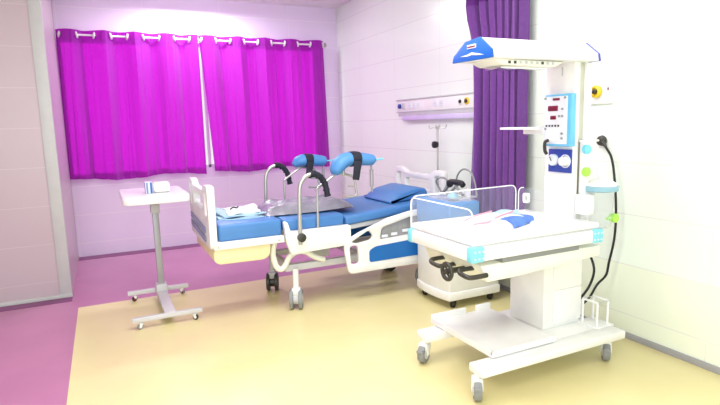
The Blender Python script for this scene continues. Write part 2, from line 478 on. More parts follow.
# ------------------------------------------------------------------ castor helper
def castor(parent, x, y, r=.05, w=.035, top=.2, yaw=0.0, fork='plastic', wheel='rubber', hub='plastic', twin=False):
    c = obj('castor', B().box(x - r * .55, x + r * .75, y - w * .75, y + w * .75, r * 1.25, r * 2.15, r * .25).cyl((x + r * .1, y, r * 2.0), (x + r * .1, y, top), r * .3, seg=14)
            .box(x - r * .3, x + r * .35, y + w * .55, y + w * .78, r * .8, r * 1.7, r * .08).box(x - r * .3, x + r * .35, y - w * .78, y - w * .55, r * .8, r * 1.7, r * .08).turn((x, y, 0), yaw), fork, parent)
    if twin:
        wb_ = B()
        for s in (-1, 1):
            yc = y + s * w * .72
            wb_.lathe([(r * .5, -w * .3), (r * .94, -w * .3), (r, -w * .18), (r, w * .18), (r * .94, w * .3), (r * .5, w * .3)], (x - r * .15, yc, r), 'y', 22)
    else:
        wb_ = B().lathe([(r * .55, -w * .5), (r * .92, -w * .5), (r, -w * .3), (r, w * .3), (r * .92, w * .5), (r * .55, w * .5)], (x - r * .15, y, r), 'y', 26)
    wh = obj('wheel', wb_.turn((x, y, 0), yaw), wheel, c)
    hb = B()
    e = w * (1.06 if twin else .56)
    hb.lathe([(r * .18, -e - .004), (r * .56, -e), (r * .56, e), (r * .18, e + .004)], (x - r * .15, y, r), 'y', 20).turn((x, y, 0), yaw)
    obj('wheel_hub', hb, hub, c)
    return c

# ------------------------------------------------------------------ delivery bed
bed = thing('delivery_bed', 'adjustable blue and white maternity delivery bed with stirrups, headed to the right wall', 'hospital bed', (-1.5, -2.87, 0))
Y0, Y1 = -3.32, -2.42            # near / far side of the bed
def end_board(name, xa, xb, zb, zt, label=None):
    o = rpoly([(Y0 - .03, zb), (Y0 - .03, zt), (Y0 + .14, zt), (Y0 + .22, zt - .05), (Y1 - .22, zt - .05), (Y1 - .14, zt), (Y1 + .03, zt), (Y1 + .03, zb)], .05)
    holes = [rrect(Y0 + .03, Y0 + .13, zt - .25, zt - .06, .03), rrect(Y1 - .13, Y1 - .03, zt - .25, zt - .06, .03),
             rrect(Y0 + .21, Y1 - .21, zt - .21, zt - .11, .03)]
    return obj(name, B().plate(o, xa, xb, 'x', holes, .012), 'bedplastic', bed, label)
fb = end_board('footboard', -2.63, -2.568, .635, 1.15, 'white moulded footboard with grip openings')
for i in (0, 1):
    obj('accent_stripe', B().plate([(Y0 + .12, .80 - i * .075), (Y1 - .04, .84 - i * .075), (Y1 - .04, .79 - i * .075), (Y0 + .12, .75 - i * .075)], -2.639, -2.634, 'x'), 'stripe', fb, 'slate blue stripe')
end_board('headboard', -.40, -.34, .52, 1.13, 'white headboard with grip openings')

def cushion(name, x0, x1, z0, z1, ang=0.0, label=None, y0=Y0 + .01, y1=Y1 - .01):
    return obj(name, B().box(x0, x1, y0, y1, z0, z1, .022, 3, Matrix.Rotation(ang, 3, 'Y'), ((x0), -2.87, z0)), 'blue', bed, label)
cushion('foot_cushion', -2.55, -2.02, .685, .825, 0, 'blue foot section cushion')
cushion('seat_cushion', -2.005, -1.44, .71, .815, 0, 'blue seat section cushion')
cushion('back_cushion', -1.42, -.47, .70, .785, math.radians(-4.5), 'blue back section cushion, slightly raised')
# frames below the cushions
obj('foot_frame', B().box(-2.60, -2.01, Y0 - .02, Y1 + .02, .625, .685, .01), 'plastic', bed)
for x in (-2.56, -2.06):
    obj('frame_bolt', B().lathe([(.012, 0), (.012, -.006), (.006, -.009)], (x, Y0 - .02, .655), 'y', 12), 'grey', bed)
obj('drain_tray', B().plate(rpoly([(-2.60, .625), (-2.12, .625), (-2.14, .52), (-2.19, .495), (-2.56, .50), (-2.60, .53)], .03), Y0 + .005, Y1 - .03, 'y', (), .01), 'cream', bed, 'cream tray under the foot section')
obj('seat_box', B().plate(rpoly([(-2.015, .80), (-1.985, .80), (-1.96, .715), (-1.40, .715), (-1.40, .535), (-1.96, .515), (-2.0, .63)], .02), Y0 - .045, Y0 + .02, 'y', (), .008)
    .plate(rpoly([(-2.015, .80), (-1.985, .80), (-1.96, .715), (-1.40, .715), (-1.40, .535), (-1.96, .515), (-2.0, .63)], .02), Y1 - .02, Y1 + .045, 'y', (), .008)
    .box(-1.95, -1.42, Y0 + .02, Y1 - .02, .60, .705), 'plastic', bed, 'white seat section casing')
obj('back_frame', B().box(-1.42, -.48, Y0 + .03, Y1 - .03, .655, .698, .008, 2, Matrix.Rotation(math.radians(-4.5), 3, 'Y'), (-1.42, -2.87, .70)), 'lgrey', bed)
# underframe
uf = B()
for y in (-3.19, -2.58): uf.box(-1.98, -.42, y - .03, y + .03, .33, .39, .008)
for x in (-1.93, -1.2, -.50): uf.box(x - .03, x + .03, -3.19, -2.58, .33, .39, .008)
obj('base_frame', uf, 'lgrey', bed)
for x in (-1.55, -.75):
    obj('lift_column', B().box(x - .09, x + .09, -2.98, -2.76, .36, .62, .01).box(x - .06, x + .06, -2.94, -2.80, .5, .70, .01), 'grey', bed)
for y in (-3.24, -2.50):
    obj('swing_arm', B().tube([(-2.07, y, .63), (-2.09, y, .52), (-2.07, y, .41), (-2.03, y, .37), (-1.985, y, .40), (-1.94, y, .475), (-1.87, y, .505), (-1.79, y, .495), (-1.71, y, .44), (-1.62, y, .40)], .026, 12), 'ivory', bed, 'curved cream support arm')
for x, y, yw in ((-1.90, -3.25, 1.15), (-1.93, -2.62, 1.2), (-.60, -2.60, .3), (-.52, -3.2, .4)):
    castor(bed, x, y, .088, .055, .36, yw, 'plastic' if y < -3 else 'grey', 'rubber' if y < -3 else 'dark', 'lgrey' if y < -3 else 'dark', True)
# side rails
def side_rail(ya, yb):
    o = rpoly([(-1.45, .275), (-1.485, .50), (-1.475, .575), (-1.36, .635), (-1.05, .745), (-.80, .79), (-.52, .80), (-.46, .76), (-.46, .275)], .05)
    h = [rpoly([(-1.425, .36), (-1.435, .53), (-1.355, .53), (-1.345, .36)], .03),
         rpoly([(-1.42, .565), (-1.24, .655), (-1.20, .60), (-1.22, .565), (-1.36, .545)], .025),
         rpoly([(-1.13, .555), (-1.11, .665), (-.80, .735), (-.52, .745), (-.52, .58)], .03)]
    r = obj('side_rail', B().plate(o, ya, yb, 'y', h, .010), 'bedplastic', bed, 'white moulded side rail')
    obj('rail_panel', B().plate(rpoly([(-1.245, .36), (-1.245, .47), (-1.18, .50), (-.50, .535), (-.50, .365)], .025), ya - .004, ya + .01, 'y'), 'bluedeep', r, 'deep blue rail panel')
    return r
sr = side_rail(-3.405, -3.365)
cw = obj('control_window', B().box(-1.11, -.54, -3.378, -3.37, .565, .735, .004), 'tabsteel', sr, 'grey control panel')
side_rail(-2.375, -2.335)
for k, (x, z) in enumerate(((-1.07, .60), (-.97, .61), (-.85, .63), (-.73, .64), (-.62, .645))):
    obj('control_button', B().box(x - .032, x + .032, -3.386, -3.376, z, z + .045 + .01 * (k % 2), .003), 'windowgrey', sr)
    obj('control_button', B().box(x - .032, x + .032, -3.386, -3.376, z - .035, z - .008, .003), 'panelwhite', sr)
# patient grip hoops
def hoop(y, dz):
    h = obj('grip_hoop', B().tube([(-1.885, y, .60 + dz * .2), (-1.882, y, .85), (-1.872, y, 1.07 + dz), (-1.845, y, 1.145 + dz), (-1.79, y, 1.187 + dz), (-1.73, y, 1.195 + dz), (-1.675, y, 1.16 + dz), (-1.64, y, 1.10 + dz), (-1.622, y, 1.01 + dz)], .018, 12), 'steel', bed)
    pts = [(-1.765, y, 1.194 + dz), (-1.73, y, 1.195 + dz), (-1.675, y, 1.16 + dz), (-1.64, y, 1.10 + dz), (-1.62, y, 1.0 + dz)]
    g = B().tube(pts, .025, 12)
    for i in range(9):
        t = i / 8 * 3.99; k = int(t); q = Vector(pts[k]).lerp(Vector(pts[k + 1]), t - k); d = (Vector(pts[k + 1]) - Vector(pts[k])).normalized()
        g.cyl(q - d * .006, q + d * .006, .030, seg=12)
    obj('grip', g, 'navystrap', h, 'ribbed navy black hand grip')
    return h
h1 = hoop(Y0 - .06, 0); h2 = hoop(Y1 + .06, .015)
for y, s in ((Y0 - .06, -1), (Y1 + .06, 1)):
    obj('clamp_knob', B().lathe([(.015, 0), (.038, .012 * s), (.038, .035 * s), (.02, .045 * s)], (-1.883, y + .012 * s, .665), 'y', 14), 'dark', bed, 'black clamp knob')
# stirrups
def stirrup(y, s, dx, z, trim=0):
    a = obj('leg_support', B().tube([(-1.705, y, .56), (-1.70, y, .80), (-1.695, y, 1.03), (-1.685, y, 1.065), (-1.53, y, 1.165), (-1.50, y, 1.178), (-1.38, y - .0 * s, 1.155), (-1.34, y, 1.12), (-1.325, y, 1.03), (-1.33, y, .97), (-1.43, y, .965)], .011, 10, step=4)
            .cyl((-1.44 + dx, y, 1.15), (-1.44 + dx, y, z - .02), .012, seg=10)
            .tube([(-1.40, y, 1.06), (-1.33, y, 1.055)], .008, 8, smooth=False), 'steel', bed)
    pp = [(-1.525 + dx, y, z - .115), (-1.515 + dx, y, z - .085), (-1.485 + dx, y, z - .035), (-1.43 + dx, y, z + .005), (-1.34 + dx, y, z + .015), (-1.24 + dx, y, z + .005), (-1.16 + dx, y, z - .005), (-1.135 + dx, y, z - .01)]
    pd = obj('pad', B().tube(pp[trim:], [.028, .052, .064, .064, .060, .056, .050, .03], 18).fat(y, 1.35), 'bluepad', a, 'blue moulded knee pad')
    sb = B().tube([(-1.375 + dx, y, z + .012), (-1.335 + dx, y, z + .014), (-1.295 + dx, y, z + .010)], [.068, .068, .066], 20).fat(y, 1.33)
    sb.plate([(-1.375 + dx, z + .0), (-1.30 + dx, z + .0), (-1.335 + dx, z - .17), (-1.395 + dx, z - .16)], y - .098, y - .084, 'y', (), .003)
    obj('strap', sb, 'navystrap', a, 'black fastening strap')
    obj('lever', B().cyl((-1.165 + dx, y, z - .0), (-1.165 + dx, y, .99), .009, seg=10).cyl((-1.165 + dx, y, z - .09), (-1.165 + dx, y, 1.04), .017, seg=12), 'tabsteel', a)
    obj('lever_joint', B().blob((-1.165 + dx, y, z - .01), (.026, .03, .03)).cyl((-1.165 + dx, y, z - .01), (-1.04 + dx, y, z + .0), .007, seg=8), 'cyanknob', a, 'sky blue lever joint')
stirrup(Y0 - .01, -1, 0, 1.285)
stirrup(Y1 + .01, 1, -.10, 1.235, 2)

pl = single('pillow', B().plate(rpoly([(-.90, .832), (-.76, .925), (-.56, .965), (-.47, .955), (-.45, .90), (-.47, .866)], .03), -3.16, -2.58, 'y', (), .02), 'blue',
            'blue wedge pillow lying at the head of the delivery bed', 'pillow')

# wrapped pad and linen on the bed
def wrapf(u, v):
    x = -2.08 + .80 * u; y = -3.13 + .56 * v
    e = min(1, min(u, 1 - u) * 6) * min(1, min(v, 1 - v) * 4)
    z = .828 + .072 * min(1, e * 1.6) ** .7 + .014 * math.sin(u * 17 + v * 6) * e + .01 * math.sin(v * 19 - u * 8) * e + .045 * max(0, u - .55)
    return Vector((x + .05 * math.sin(v * 7) * (u - .5), y - .04 * u, z))
wp = B().sheet(wrapf, 36, 26)
wp.sheet(lambda u, v: Vector((wrapf(u, v).x, wrapf(u, v).y, .828 + .02 * max(0, u - .55))), 12, 10)
single('wrapped_bed_pad', wp, 'wrap', 'grey lilac bed pad sealed in clear plastic film lying across the bed', 'bed pad')
def fold(x0, x1, y0, y1, z, th, seed, m):
    def f(u, v):
        return Vector((x0 + (x1 - x0) * u + .02 * math.sin(v * 5 + seed), y0 + (y1 - y0) * v + .02 * math.sin(u * 6 + seed),
                       z + .008 * math.sin(u * 9 + seed * 2) * math.sin(v * 8 + seed) + .006 + .02 * max(0, math.sin(u * 3 + seed)) * v))
    return f
ln = thing('folded_linen', 'rumpled white and pale blue folded linen on the foot cushion', 'linen', (-2.33, -2.85, .828))
obj('lower_sheet', B().sheet(fold(-2.52, -2.13, -3.12, -2.60, .832, .02, 1, ''), 18, 18, .02), 'paleblue', ln, 'pale blue lower sheet')
obj('middle_sheet', B().sheet(fold(-2.47, -2.10, -3.10, -2.66, .853, .02, 2.4, ''), 18, 18, .012), 'paleblue', ln)
obj('upper_sheet', B().sheet(fold(-2.40, -2.12, -3.07, -2.70, .870, .02, 4.1, ''), 18, 18, .016), 'sheet', ln)
obj('strap', B().tube([(-2.37, -2.96, .895), (-2.34, -2.93, .905), (-2.31, -2.94, .90), (-2.29, -2.90, .905)], .006, 8), 'black', ln, 'short black strap')

# ------------------------------------------------------------------ overbed table
TX, TY = -2.945, -2.40
tb = thing('overbed_table', 'white overbed table on a grey steel post at the foot of the bed', 'table', (TX, TY, 0))
obj('tabletop', B().plate(rrect(-3.225, -2.665, -2.76, -1.86, .07), .967, 1.03, 'z', (), .012), 'white', tb, 'white rounded tabletop')
obj('post', B().box(TX - .028, TX + .028, TY - .022, TY + .022, .07, .90, .006), 'tabsteel', tb)
obj('post_collar', B().box(TX - .04, TX + .04, TY - .034, TY + .034, .84, .925, .008).box(TX - .02, TX + .02, TY - .02, TY + .02, .92, .96, .003), 'grey', tb)
obj('top_bracket', B().box(TX - .10, TX + .10, TY - .25, TY + .25, .955, .968, .002), 'grey', tb)
obj('base_beam', B().box(TX - .045, TX + .045, -3.09, -2.29, .055, .105, .008), 'lgrey', tb)
obj('beam_socket', B().box(TX - .05, TX + .05, TY - .05, TY + .06, .06, .17, .012), 'lgrey', tb)
for y in (-3.09, -2.29):
    obj('base_bar', B().box(-3.24, -2.69, y - .02, y + .02, .062, .10, .005), 'lgrey', tb)
    for x in (-3.18, -2.75):
        castor(tb, x, y, .025, .018, .064, .6 if x < -3 else 2.4, 'plastic', 'dark' if (x > -3) == (y < -3) else 'rubber', 'red' if y > -2.5 else 'plastic')
bx = thing('medicine_box', 'small white carton with two blue stripes standing on the overbed table', 'box', (-2.92, -2.42, 1.03))
obj('carton', B().box(-3.015, -2.955, -2.47, -2.36, 1.03, 1.135, .004), 'panelwhite', bx)
for x in (-3.008, -2.975):
    obj('stripe', B().box(x, x + .016, -2.474, -2.468, 1.033, 1.132), 'stripe' if x < -3 else 'bluedeep', bx, 'blue printed stripe')
obj('side_stripe', B().box(-3.018, -3.014, -2.45, -2.425, 1.033, 1.132), 'bluedeep', bx)
bx2 = thing('tissue_pack', 'plump white packet lying beside striped carton on overbed table', 'packet', (-2.87, -2.42, 1.03))
obj('packet', B().box(-2.948, -2.80, -2.46, -2.30, 1.03, 1.125, .03, 3), 'white', bx2)
obj('opening', B().plate([(-2.91 + .05 * math.cos(a) + .04, -2.38 + .022 * math.sin(a)) for a in [2 * PI * i / 14 for i in range(14)]], 1.1245, 1.127, 'z'), 'lgrey', bx2)

# ------------------------------------------------------------------ white bedside trolley with blue top
tr = thing('bedside_trolley', 'white rounded cabinet trolley with thick blue top on black castors beside bed', 'trolley', (-.50, -3.72, 0))
cx0, cx1, cy0, cy1 = -.77, -.24, -3.98, -3.46
def cab(x_in, bow):
    P = []
    for k in range(13):
        t = k / 12; P.append((cx0 + x_in - bow * (1 - (2 * t - 1) ** 2), cy0 + x_in + (cy1 - cy0 - 2 * x_in) * t))
    P += [(cx1 - x_in, cy1 - x_in), (cx1 - x_in, cy0 + x_in)]
    return P
obj('cabinet', B().plate(cab(0, .03), .145, .70, 'z', (), .012), 'bedplastic', tr)
obj('base_skirt', B().plate(cab(-.008, .035), .075, .15, 'z', (), .01), 'white', tr)
obj('blue_top', B().plate([q if q[0] < -.46 else (-.46, q[1]) for q in cab(-.005, .03)], .70, .925, 'z', (), .02), 'bluepad', tr, 'thick sky blue top section')
obj('side_handle', B().tube([(-.62, cy0 - .002, .62), (-.62, cy0 - .03, .62), (-.40, cy0 - .03, .62), (-.40, cy0 - .002, .62)], .008, 8, smooth=False), 'grey', tr)
for x, y in ((-.72, -3.52), (-.70, -3.93), (-.29, -3.92), (-.29, -3.52)):
    castor(tr, x, y, .034, .03, .08, .5, 'black', 'black', 'dark')
# things on the trolley
ty = thing('instrument_tray', 'shallow clear tray on the blue trolley top', 'tray', (-.60, -3.75, .925))
obj('tray', B().plate(rrect(-.72, -.475, -3.95, -3.56, .03), .926, .934, 'z').tube([(-.72, -3.95, .955), (-.475, -3.95, .955), (-.475, -3.56, .955), (-.72, -3.56, .955)], .006, 8, smooth=False, closed=True), 'film', ty)
obj('rim', B().tube([(-.72, -3.95, .958), (-.475, -3.95, .958), (-.475, -3.56, .958), (-.72, -3.56, .958)], .004, 8, smooth=False, closed=True), 'steel', ty)
cl = [(-.52 + .02 * math.sin(a * 2), -3.50 - .075 * math.cos(a), 1.018 + .072 * math.sin(a)) for a in [2 * PI * i / 14 for i in range(14)]]
rs = thing('manual_resuscitator', 'black handled breathing apparatus with looped grey tubing on clear tray', 'breathing apparatus', (-.5, -3.65, .936))
obj('tube_loop', B().tube(cl, .009, 10, closed=True), 'rubber', rs, 'looped dark tube')
obj('handle', B().tube([(-.5, -3.58, 1.045), (-.5, -3.63, 1.06), (-.5, -3.76, 1.06), (-.5, -3.80, 1.04)], .026, 12).blob((-.5, -3.60, 1.04), (.03, .035, .035)), 'black', rs, 'black handle bar')
obj('tube_arc', B().tube([(-.46, -3.64, 1.06), (-.46, -3.67, 1.13), (-.46, -3.75, 1.18), (-.46, -3.85, 1.16), (-.46, -3.91, 1.08), (-.46, -3.94, .96)], .008, 10), 'rubber', rs, 'tall grey tube arc')
for a, b_ in (((-.5, -3.50, .957), (-.5, -3.62, 1.04)), ((-.5, -3.60, .957), (-.5, -3.72, 1.04)), ((-.5, -3.68, 1.03), (-.52, -3.82, .957)), ((-.48, -3.56, .957), (-.49, -3.63, .957))):
    obj('strut', B().cyl(a, b_, .012, seg=10), 'rubber', rs)
obj('mask', B().lathe([(.05, 0), (.055, .012), (.045, .035), (.02, .055)], (-.64, -3.84, .938), 'z', 18), 'lidblue', rs, 'pale mask cup')
single('clear_bottle', B().lathe([(.026, 0), (.028, .006), (.028, .07), (.013, .085), (.013, .10)], (-.53, -3.905, .936), 'z', 16), 'film',
       'small clear vial standing at the purple curtain end of the instrument tray', 'bottle')

# ------------------------------------------------------------------ infant radiant warmer
wm = thing('infant_warmer', 'white infant radiant warmer with overhead heater, cot tray and castor base', 'infant warmer', (-.95, -5.0, 0))
for y in (-5.275, -4.70):
    obj('base_beam', B().box(-1.515, -.33, y - .065, y + .065, .15, .205, .012), 'white', wm)
obj('cross_beam', B().box(-.84, -.36, -5.24, -4.70, .15, .20, .01), 'white', wm)
for x, y, yw in ((-1.50, -5.275, 1.0), (-1.50, -4.71, .6), (-.43, -5.27, .8), (-.42, -4.70, .4)):
    c = castor(wm, x, y, .064, .045, .155, yw, 'plastic', 'rubber', 'lgrey')
    obj('brake_pedal', B().box(x - .085, x - .035, y - .022, y + .022, .085, .105, .006).turn((x, y, 0), yw), 'rubber', c)
obj('storage_tray', B().box(-1.375, -.86, -5.255, -4.60, .21, .232, .006).box(-1.375, -.86, -5.255, -5.24, .225, .25, .004).box(-1.375, -1.08, -4.615, -4.60, .225, .275, .004).box(-.99, -.86, -4.615, -4.60, .225, .275, .004)
    .box(-1.375, -1.36, -5.26, -4.62, .225, .250, .004), 'white', wm, 'white shelf tray above the castor base')
obj('lower_column', B().box(-.79, -.455, -5.065, -4.74, .20, .74, .01), 'plastic', wm)
obj('column_cover', B().box(-.71, -.45, -5.073, -5.06, .23, .46, .004).box(-.71, -.45, -5.073, -5.06, .465, .73, .004), 'white', wm)
obj('under_tray', B().plate([(-1.50, .80), (-.56, .805), (-.56, .735), (-1.28, .70), (-1.45, .70)], -5.30, -4.72, 'y', (), .008), 'ivory', wm)
DX0, DX1, DY0, DY1 = -1.585, -.585, -5.335, -4.665
obj('cot_deck', B().box(DX0, DX1, DY0, DY1, .835, .915, .010), 'white', wm)
obj('deck_groove', B().box(DX0 + .02, DX1 - .02, DY0 + .012, DY1 - .012, .912, .924), 'grey', wm)
obj('deck_seam', B().box(-1.35, -.75, DY0 + .03, DY1 - .03, .80, .836), 'rubber', wm)
for x, y in ((DX0, DY0), (DX0, DY1), (DX1, DY0), (DX1, DY1)):
    sx, sy = (1 if x == DX0 else -1), (1 if y == DY0 else -1)
    k = obj('corner_block', B().box(min(x - .006 * sx, x + .085 * sx), max(x - .006 * sx, x + .085 * sx), min(y - .006 * sy, y + .05 * sy), max(y - .006 * sy, y + .05 * sy), .832, .92, .012), 'cyan', wm, 'cyan corner block')
    if sy < 0: continue
    for i in range(2):
        for j in range(3):
            obj('rivet', B().lathe([(.006, 0), (.005, -.003)], (x + (.015 + .028 * j) * sx, y - .006, .855 + .04 * i), 'y', 8), 'panelwhite', k)
obj('mattress', B().box(DX0 + .015, DX1 - .015, DY0 + .01, DY1 - .01, .922, .958, .012, 3), 'white', wm, 'white infant mattress')
def acr(name, pts, axis, a, edge_pts):
    p = obj(name, B().plate(pts, a, a + .006, axis), 'acrylic', wm, 'clear acrylic guard panel')
    obj('panel_edge', B().tube(edge_pts, .004, 8, smooth=False), 'acryledge', p)
zt, zb = 1.125, .925
def edge_xy(P): return P
yy0, yy1 = DY0 + .015, DY1 - .015
po = rpoly([(yy0, zb), (yy0, zt), (yy1, zt), (yy1, zb)], .05)
op = [(yy0, zb)] + [q for q in po if q[1] > zb + .06] + [(yy1, zb)]
acr('guard_panel', po, 'x', DX0 + .01, [(DX0 + .013, u, v) for u, v in op])
acr('guard_panel', po, 'x', -.672, [(-.669, u, v) for u, v in op if u > -4.93] + [(-.669, -4.93, zt)] if False else [(-.669, u, v) for u, v in op if u > -4.92])
xx0, xx1 = DX0 + .02, -.69
po = rpoly([(xx0, zb), (xx0, zt + .005), (xx1, zt + .015), (xx1, zb)], .05)
op = [(xx0, zb)] + [q for q in po if q[1] > zb + .06] + [(xx1, zb)]
acr('guard_panel', po, 'y', DY1 - .014, [(u, DY1 - .011, v) for u, v in op])
obj('panel_latch', B().plate(rrect(-4.80, -4.745, 1.02, 1.09, .015), -.69, -.674, 'x', [rrect(-4.785, -4.76, 1.035, 1.075, .008)]), 'white', wm)
# tilt wheel and handles under the front
obj('handwheel', B().tube([(-1.60, -5.12 + .047 * math.cos(a), .742 + .047 * math.sin(a)) for a in [2 * PI * i / 24 for i in range(24)]], .012, 10, smooth=False, closed=True)
    .lathe([(.016, -.01), (.018, 0), (.016, .16)], (-1.60, -5.12, .742), 'x', 14)
    .cyl((-1.60, -5.155, .76), (-1.60, -5.085, .725), .007, seg=8).cyl((-1.60, -5.12, .742), (-1.60, -5.105, .785), .007, seg=8).cyl((-1.60, -5.12, .742), (-1.60, -5.145, .705), .007, seg=8), 'dark', wm, 'black spoked handwheel')
for y in (-4.965, -5.255):
    obj('pull_handle', B().tube([(-1.46, y + .05, .765), (-1.56, y + .05, .765), (-1.585, y + .03, .755), (-1.585, y - .03, .748), (-1.56, y - .05, .745), (-1.46, y - .05, .745)], .014, 10, step=4), 'dark', wm, 'black pull handle')
# mast
mc = obj('mast', B().box(-.66, -.61, -5.15, -4.915, .90, 1.99, .006), 'white', wm, 'white mast column')
obj('mast_channel', B().box(-.62, -.55, -5.135, -4.93, .73, 1.99, .003), 'alum', wm)
obj('rear_post', B().box(-.56, -.505, -5.15, -4.93, .73, 1.96, .008), 'white', wm)
obj('mast_slot', B().box(-.663, -.658, -5.055, -5.045, 1.87, 1.925), 'grey', mc)
# control panel
cp = obj('control_panel', B().box(-.70, -.655, -5.165, -4.945, 1.425, 1.755, .006), 'cyanblue', wm, 'blue edged control panel')
obj('panel_face', B().box(-.704, -.698, -5.137, -4.952, 1.44, 1.742, .002), 'panelwhite', cp)
for a, b_, z0, z1 in ((-5.075, -5.02, 1.716, 1.731), (-5.062, -4.98, 1.65, 1.683), (-5.048, -5.002, 1.596, 1.62)):
    obj('display', B().box(-.708, -.702, a, b_, z0, z1, .001), 'red', cp, 'dark red digital display')
for y in (-4.97, -4.995, -5.02, -5.045, -5.07):
    obj('button', B().box(-.708, -.702, y - .006, y + .006, 1.55, 1.562), 'dark', cp)
for y, z in ((-5.10, 1.655), (-5.10, 1.61), (-5.075, 1.61), (-4.955, 1.725), (-5.12, 1.725), (-5.10, 1.50), (-5.10, 1.47), (-4.96, 1.53)):
    obj('button', B().box(-.708, -.702, y - .008, y + .008, z, z + .013), 'windowgrey', cp)
obj('label_patch', B().box(-.706, -.702, -5.04, -4.975, 1.46, 1.53), 'white', cp)
obj('plug_lead', B().tube([(-.71, -4.99, 1.462), (-.735, -4.99, 1.45), (-.735, -4.99, 1.40), (-.72, -4.99, 1.375)], .011, 8), 'dark', cp, 'short dark sensor plug')
# regulator panel
rp = obj('regulator_panel', B().box(-.672, -.655, -5.148, -4.96, 1.255, 1.405, .003), 'navy', wm, 'navy blue gas regulator panel')
g = obj('gauge', B().lathe([(.038, 0), (.038, -.02), (.034, -.026)], (-.67, -5.01, 1.335), 'x', 24), 'gaugeface', rp, 'round white gauge')
obj('gauge_needle', B().cyl((-.698, -5.01, 1.33), (-.698, -4.995, 1.355), .003, seg=6), 'dark', g)
k = obj('regulator_knob', B().lathe([(.034, 0), (.03, -.012), (.027, -.04), (.02, -.045)], (-.67, -5.105, 1.33), 'x', 20), 'white', rp, 'white control knob')
obj('knob_ring', B().tube([(-.674, -5.105 + .04 * math.cos(a), 1.33 + .04 * math.sin(a)) for a in [2 * PI * i / 20 for i in range(20)]], .004, 6, smooth=False, closed=True), 'panelwhite', rp)
# shelf
obj('side_shelf', B().plate(rrect(-.70, -.56, -4.88, -4.49, .03), 1.533, 1.548, 'z').box(-.655, -.60, -4.93, -4.70, 1.50, 1.537, .004), 'white', wm, 'small white side shelf')
# hood: trapezoid section lofted along x
sec = [(-5.23, 1.945), (-5.222, 1.99), (-5.125, 2.065), (-4.995, 2.055), (-4.885, 1.987), (-4.872, 1.95)]
hx0, hx1 = -1.368, -.545
obj('hood', B().plate(sec, hx0, hx1, 'x', (), .004), 'white', wm, 'white overhead heater hood')
c_ = Vector((-5.05, 2.0))
sec2 = [((y - c_.x) * 1.03 + c_.x, (z - c_.y) * 1.04 + c_.y) for y, z in sec]
hc = obj('hood_end_cap', B().plate(sec2, hx0 - .012, hx0 + .004, 'x', (), .004), 'hoodblue', wm, 'bright blue hood end cap')
obj('badge', B().box(hx0 - .016, hx0 - .010, -5.098, -5.018, 2.012, 2.034, .001), 'panelwhite', hc, 'small white badge plate')
obj('badge_band', B().box(hx0 - .018, hx0 - .015, -5.092, -5.024, 2.018, 2.026), 'red', hc)
obj('emblem', B().plate([(-5.17, 1.965), (-5.10, 1.982), (-5.06, 1.99), (-5.02, 1.982), (-4.95, 1.977), (-5.02, 1.972), (-5.06, 1.976), (-5.10, 1.970)], hx0 - .015, hx0 - .011, 'x'), 'panelwhite', hc, 'white swoosh marking')
obj('hood_tail_trim', B().plate(sec2, hx1 - .004, hx1 + .012, 'x', (), .003), 'trim_blue', wm, 'violet blue rear trim')
hl = obj('heater_grille', B().plate(rpoly([(-1.31, 1.95), (-1.24, 1.917), (-.84, 1.908), (-.76, 1.945)], .02), -5.16, -4.94, 'y', (), .004), 'ivory', wm)
for i in range(9):
    x = -1.20 + .042 * i
    obj('grille_slot', B().box(x, x + .016, -5.164, -5.158, 1.922, 1.937), 'dark' if i in (0, 1, 6) else 'grey', hl)
obj('lamp_bar', B().box(-1.22, -.86, -5.12, -4.98, 1.899, 1.914, .004), 'chrome', hl)
# gas fittings on the near side of the mast
gf = obj('accessory_rail', B().box(-.60, -.55, -5.185, -5.15, 1.03, 1.46, .004).box(-.63, -.47, -5.19, -5.17, 1.45, 1.463, .003), 'white', wm)
obj('oxygen_knob', B().lathe([(.014, 0), (.029, -.01), (.029, -.035), (.016, -.045)], (-.59, -5.175, 1.405), 'y', 16), 'cyanknob', wm, 'sky blue valve knob')
obj('suction_knob', B().lathe([(.014, 0), (.029, -.01), (.029, -.032), (.016, -.04)], (-.585, -5.175, 1.262), 'y', 16), 'green', wm, 'lime green valve knob')
obj('flow_block', B().box(-.63, -.55, -5.24, -5.15, .99, 1.12, .01).box(-.615, -.565, -5.243, -5.238, 1.01, 1.10), 'plastic', wm)
obj('bottle_holder', B().tube([(-.34, -5.20, .21), (-.34, -5.20, .37), (-.24, -5.20, .37), (-.24, -5.20, .21)], .008, 8, smooth=False).tube([(-.34, -5.08, .21), (-.34, -5.08, .37), (-.24, -5.08, .37), (-.24, -5.08, .21)], .008, 8, smooth=False)
    .cyl((-.34, -5.2, .37), (-.34, -5.08, .37), .008, seg=8).cyl((-.24, -5.2, .37), (-.24, -5.08, .37), .008, seg=8).box(-.37, -.21, -5.23, -5.05, .195, .21, .004).shift(-.10, 0, 0), 'white', wm, 'white wire bottle holder')

